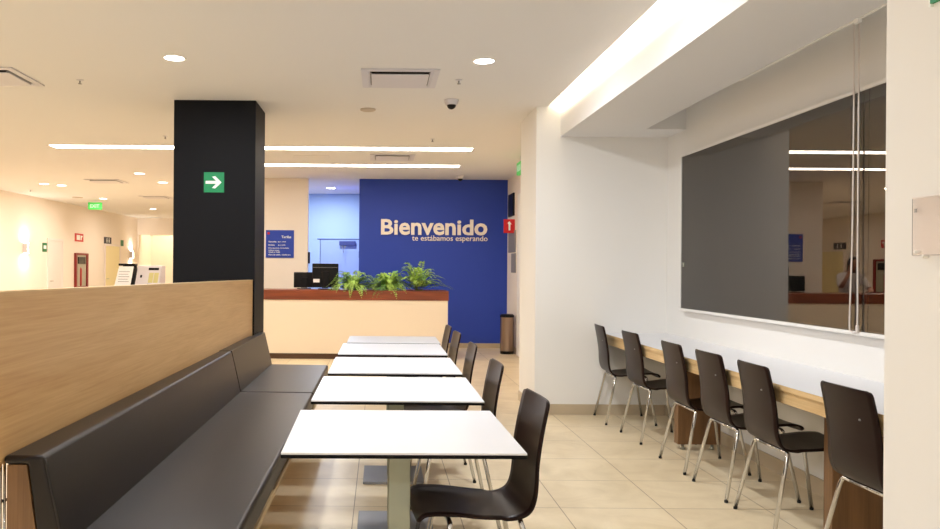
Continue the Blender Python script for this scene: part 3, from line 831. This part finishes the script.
# ferns
def fern(x, y, z, n, rad, height, label, seed, upright=0.0):
    rnd = random.Random(seed)
    t = thing('fern', label, 'plant', (x, y, z), group='ferns in the counter planter')
    cols = [MB(), MB()]; st = MB()
    for k in range(n):
        az = 2*PI*k/n+rnd.uniform(-.25, .25)
        inner = rnd.random()
        R = rad*(.45+.75*inner)*rnd.uniform(.85, 1.15)
        Hh = height*(1.15-.75*inner)*rnd.uniform(.8, 1.15)
        dirv = Vector((math.cos(az), math.sin(az)*.62, 0))
        drop = (.06+.14*inner)*(1-upright)
        p0 = Vector((x, y, z))+dirv*.03; p1 = p0+dirv*(R*.35)+Vector((0, 0, Hh*.95)); p2 = p0+dirv*R*.75+Vector((0, 0, Hh)); p3 = p0+dirv*R+Vector((0, 0, Hh-drop))
        N = 15; pts = []
        for i in range(N+1):
            q = i/N
            pts.append(p0*(1-q)**3+3*p1*q*(1-q)**2+3*p2*q*q*(1-q)+p3*q**3)
        st.tube(pts[::3], .0022, 4, .0008)
        mb = cols[0 if rnd.random() < .68 else 1]
        side0 = Vector((-dirv.y, dirv.x, 0)).normalized()
        for i in range(3, N+1):
            q = i/N; p = pts[i]; tg = (pts[i]-pts[i-1]).normalized()
            ln = (.064*math.sin(PI*min(1, .18+q*.82))+.008)
            for sg in (-1, 1):
                d = (side0*sg+tg*.45+Vector((0, 0, rnd.uniform(-.25, .1)))).normalized()
                wv = tg*.0105
                tip = p+d*ln
                mid = p+d*ln*.5+Vector((0, 0, .003))
                mb.quad(p-wv*.5, mid-wv, tip, mid+wv)
    cols[0].build('foliage', 'fern_green', t); cols[1].build('foliage', 'fern_dark', t)
    st.build('stems', 'fern_stem', t)
    MB().lathe([(.05, .97), (.07, 1.02), (.06, 1.02), (.045, 1.0)], c=(x, y, 0), seg=16).build('root_ball', 'soil', t)
fern(-.42, 12.22, 1.015, 92, .42, .30, 'low bushy fern at the monitor end of the counter planter', 3)
fern(.13, 12.22, 1.015, 92, .38, .28, 'low bushy fern in the middle of the planter', 5)
fern(.60, 12.22, 1.015, 60, .38, .40, 'taller upright fern at the right end of the planter', 11, .5)

# monitors and devices
def monitor(cx, y, w_, z0, z1, label, rz=0, stickers=(), stand_top=None):
    t = thing('monitor', label, 'monitor', (cx, y, 1.045), rz)
    MB().box(-w_/2, w_/2, -.02, .02, z0-1.045, z1-1.045).build('casing', 'black_plastic', t, local=True, bevel=.008)
    MB().box(-w_/2+.02, w_/2-.02, .02, .022, z0-1.025, z1-1.065).build('screen', 'dark_plastic', t, local=True)
    MB().box(-.05, .05, -.045, -.02, 0.02, (z1-1.045)*.7).build('stand', 'black_plastic', t, local=True, bevel=.004)
    MB().box(-.11, .11, -.09, .07, 0, .015).build('foot', 'black_plastic', t, local=True, bevel=.003)
    for (a, b_, c_, d_, mt) in stickers:
        MB().box(a, b_, -.0225, -.02, c_, d_).build('sticker', mt, t, local=True)
monitor(-.865, 12.52, .415, 1.075, 1.455, 'taller black monitor seen from behind, next to the ferns', 0, [(-.19, -.09, .11, .165, 'paper'), (.0, .0+.0, 0, 0, 'paper')][:1]+[(-.195, .195, .345, .349, 'mid_grey')])
monitor(-1.21, 12.62, .33, 1.07, 1.315, 'lower black monitor seen from behind, beside the taller one', .1)
t = thing('desk_phone', 'small grey phone between the monitor and the first fern', 'phone', (-.69, 12.46, 1.045))
MB().prism([(12.40, 1.045), (12.52, 1.045), (12.52, 1.085), (12.40, 1.06)], -.745, -.63, 0).build('base', 'grey_plastic', t, bevel=.003)
MB().box(-.74, -.71, 12.41, 12.51, 1.085, 1.105).build('handset', 'dark_plastic', t, bevel=.004)
# printer and paper holder, left wing of the counter
t = thing('multifunction_terminal', 'grey desktop terminal with tan screen and dark slot', 'terminal', (-3.60, 12.4, 1.045))
a = MB().prism([(12.22, 1.075), (12.60, 1.075), (12.60, 1.40), (12.40, 1.40)], -3.80, -3.42, 0)
a.build('casing', 'grey_plastic', t, bevel=.012)
MB().box(-3.76, -3.42, 12.24, 12.60, 1.045, 1.075).build('base', 'dark_plastic', t, bevel=.004)
def slant(q, off):   # point on the slanted front, q in 0..1 of its height
    return (12.22+.18*q-off*.87, 1.075+.325*q-off*-.48*0)
def spanel(name, x0, x1, q0, q1, m_):
    (ya_, za_), (yb_, zb_) = slant(q0, .004), slant(q1, .004)
    MB().prism([(ya_, za_), (ya_+.006, za_), (yb_+.006, zb_), (yb_, zb_)], x0, x1, 0).build(name, m_, t)
spanel('screen', -3.60, -3.53, .18, .66, 'screen_tan'); spanel('screen', -3.52, -3.45, .18, .66, 'screen_tan')
spanel('slot', -3.62, -3.46, .78, .90, 'black_plastic')
spanel('button', -3.735, -3.705, .42, .55, 'black_plastic')
spanel('label_strip', -3.61, -3.53, .08, .13, 'dark_plastic')
t = thing('document_stand', 'black sloping stand holding a white printed sheet', 'document stand', (-3.98, 12.42, 1.045))
MB().prism([(12.30, 1.05), (12.55, 1.05), (12.46, 1.42), (12.42, 1.42)], -4.04, -3.83, 0).build('stand', 'black_plastic', t, bevel=.004)
MB().box(-4.10, -3.83, 12.28, 12.60, 1.045, 1.06).build('base', 'dark_plastic', t, bevel=.003)
MB().box(-4.10, -3.84, 12.38, 12.52, 1.395, 1.43).build('top_clip', 'black_plastic', t, bevel=.004)
t2 = thing('printed_sheet', 'white printed sheet leaning on the black stand', 'paper', (-4.02, 12.36, 1.06))
sh = MB().loft([[(-4.13, 12.27, 1.062), (-3.88, 12.27, 1.062), (-3.88, 12.272, 1.062), (-4.13, 12.272, 1.062)], [(-4.09, 12.385, 1.385), (-3.86, 12.385, 1.385), (-3.86, 12.387, 1.385), (-4.09, 12.387, 1.385)]])
sh.build('sheet', 'paper', t2)
for k in range(5):
    q = .25+.12*k; yy = 12.27+.115*q-.002; zz = 1.062+.323*q
    MB().box(-4.08, -3.91-.02*(k % 2), yy, yy+.0015, zz, zz+.008).build('text_line', 'mid_grey', t2)
tag(MB().lathe([(.02, 0), (.06, .005), (.075, .05), (.06, .055), (.02, .012)], c=(-3.32, 12.32, 1.045), seg=20).build('small_dish', 'tan_item', smooth=True), 'small tan dish beside the grey terminal', 'dish')

# ------------------------------------------------------------------ receptionist (seen mirrored in the window)
def skin_mesh(name, verts, edges, radii, material, parent, sub=2, root=0):
    me = bpy.data.meshes.new(name); me.from_pydata([Vector(v) for v in verts], edges, [])
    o = bpy.data.objects.new(name, me); COL.objects.link(o); o.parent = parent
    sk = o.modifiers.new('skin', 'SKIN'); sk.use_smooth_shade = True
    sb = o.modifiers.new('sub', 'SUBSURF'); sb.levels = sub; sb.render_levels = sub
    lay = me.skin_vertices[0].data
    for i, r in enumerate(radii):
        rr = r if isinstance(r, tuple) else (r, r)
        lay[i].radius = rr; lay[i].use_root = (i == root)
    me.materials.append(MATS[material])
    return o
pr = thing('person', 'dark-haired person in white shirt with phone behind the reception counter, mirrored in window', 'person', (-2.33, 13.08, 0), 0)
V = [(0, 0, .88), (0, -.02, 1.02), (0, -.05, 1.16), (0, -.09, 1.28), (0, -.12, 1.36), (0, -.16, 1.43),        # pelvis..neck (0-5)
     (.10, .0, .84), (.11, -.03, .48), (.11, .03, .10), (.11, -.10, .04),                                       # right leg 6-9
     (-.10, .0, .84), (-.11, -.03, .48), (-.11, .03, .10), (-.11, -.10, .04),                                   # left leg 10-13
     (.16, -.09, 1.29), (.24, -.24, 1.13), (.19, -.33, 1.30), (.14, -.30, 1.38), (.115, -.27, 1.43),            # arm with phone 14-18
     (-.16, -.09, 1.29), (-.25, -.22, 1.10), (-.15, -.42, 1.075), (-.08, -.48, 1.07)]                           # arm on counter 19-22
E_ = [(0, 1), (1, 2), (2, 3), (3, 4), (4, 5), (0, 6), (6, 7), (7, 8), (8, 9), (0, 10), (10, 11), (11, 12), (12, 13), (3, 14), (14, 15), (15, 16), (16, 17), (17, 18), (3, 19), (19, 20), (20, 21), (21, 22)]
Rr = [.13, .12, .13, .125, .06, .05, .09, .058, .04, .035, .09, .058, .04, .035, .058, .042, .03, .024, .028, .058, .042, .03, .026]
body = skin_mesh('body', V, E_, Rr, 'skin', pr)
# clothing over the same skeleton
sv = [0, 1, 2, 3, 4, 14, 15, 19, 20]; mp_ = {v: i for i, v in enumerate(sv)}
skin_mesh('shirt', [V[i] for i in sv], [(mp_[a], mp_[b_]) for a, b_ in E_ if a in mp_ and b_ in mp_], [(.155, .13), (.14, .12), (.155, .13), (.155, .125), .07, .078, .058, .078, .058], 'shirt', pr)
sv = [0, 6, 7, 8, 10, 11, 12]; mp_ = {v: i for i, v in enumerate(sv)}
skin_mesh('trousers', [V[i] for i in sv], [(mp_[a], mp_[b_]) for a, b_ in E_ if a in mp_ and b_ in mp_], [(.15, .13), .11, .075, .062, .11, .075, .062], 'trousers', pr)
# head with face, hair
def ellip(c, r, name, m_, parent, shape=None, seg=20):
    bm = bmesh.new(); bmesh.ops.create_uvsphere(bm, u_segments=seg, v_segments=14, radius=1)
    for v in bm.verts:
        p = Vector((v.co.x*r[0], v.co.y*r[1], v.co.z*r[2]))
        if shape: p = shape(p)
        v.co = p+Vector(c)
    me = bpy.data.meshes.new(name); bm.to_mesh(me); bm.free(); me.materials.append(MATS[m_])
    for p in me.polygons: p.use_smooth = True
    o = bpy.data.objects.new(name, me); COL.objects.link(o); o.parent = parent; return o
HC = Vector((0, -.19, 1.50))
def headshape(p):
    if p.z < 0: p.x *= 1+.25*p.z/.11; p.y = p.y*(1+.1*p.z/.11)-.01
    d = (Vector((p.x, p.z+.012)) if False else None)
    if p.y < 0 and abs(p.x) < .018 and -.04 < p.z < .02: p.y -= .018*(1-abs(p.x)/.018)
    if p.y < 0 and abs(abs(p.x)-.03) < .014 and -.005 < p.z < .025: p.y += .008
    return p
hd = ellip(HC, (.075, .095, .112), 'head', 'skin', pr, headshape, 28)
for sx in (-1, 1):
    ellip(HC+Vector((sx*.029, -.083, .01)), (.010, .006, .007), 'eye', 'hair', hd, seg=10)
    ellip(HC+Vector((sx*.076, 0, 0)), (.010, .02, .03), 'ear', 'skin', hd, seg=10)
ellip(HC+Vector((0, -.086, -.052)), (.022, .006, .006), 'mouth', 'extinguisher_red', hd, seg=10)
def hairshape(p):
    if p.y < -.02 and p.z < .055: p.y = -.02; 
    if p.z < -.06: p.x *= .8
    return p
ellip(HC+Vector((0, .012, .018)), (.088, .105, .112), 'hair', 'hair', pr, hairshape, 24)
# fingers
def hand(base, dirv, side, curl, parent):
    base = Vector(base); d = Vector(dirv).normalized(); s = Vector(side).normalized(); n = d.cross(s).normalized()*curl
    for k in range(4):
        a = base+s*(-.024+.016*k); l = (.062, .072, .068, .054)[k]
        vs = [a, a+d*.035, a+d*(.035+l*.45)+n*.010, a+d*(.035+l*.75)+n*.028]
        skin_mesh('finger', vs, [(0, 1), (1, 2), (2, 3)], [.010, .009, .0085, .007], 'skin', parent, 1)
    a = base+s*-.02-d*.02
    skin_mesh('thumb', [a, a-s*.025+d*.02, a-s*.03+d*.05], [(0, 1), (1, 2)], [.011, .010, .008], 'skin', parent, 1)
hand((-.07, -.49, 1.068), (.8, -.5, 0), (.5, .8, 0), -.3, body)
hand((.115, -.27, 1.43), (-.15, .05, 1), (.1, 1, 0), .6, body)
ph = thing('mobile_phone', 'black phone held to the ear of the person at reception', 'phone', (-2.33+.094, 13.08-.20, 1.43))
MB().box(-.006, .006, -.035, .035, -.02, .12).build('casing', 'black_plastic', ph, local=True, bevel=.003)
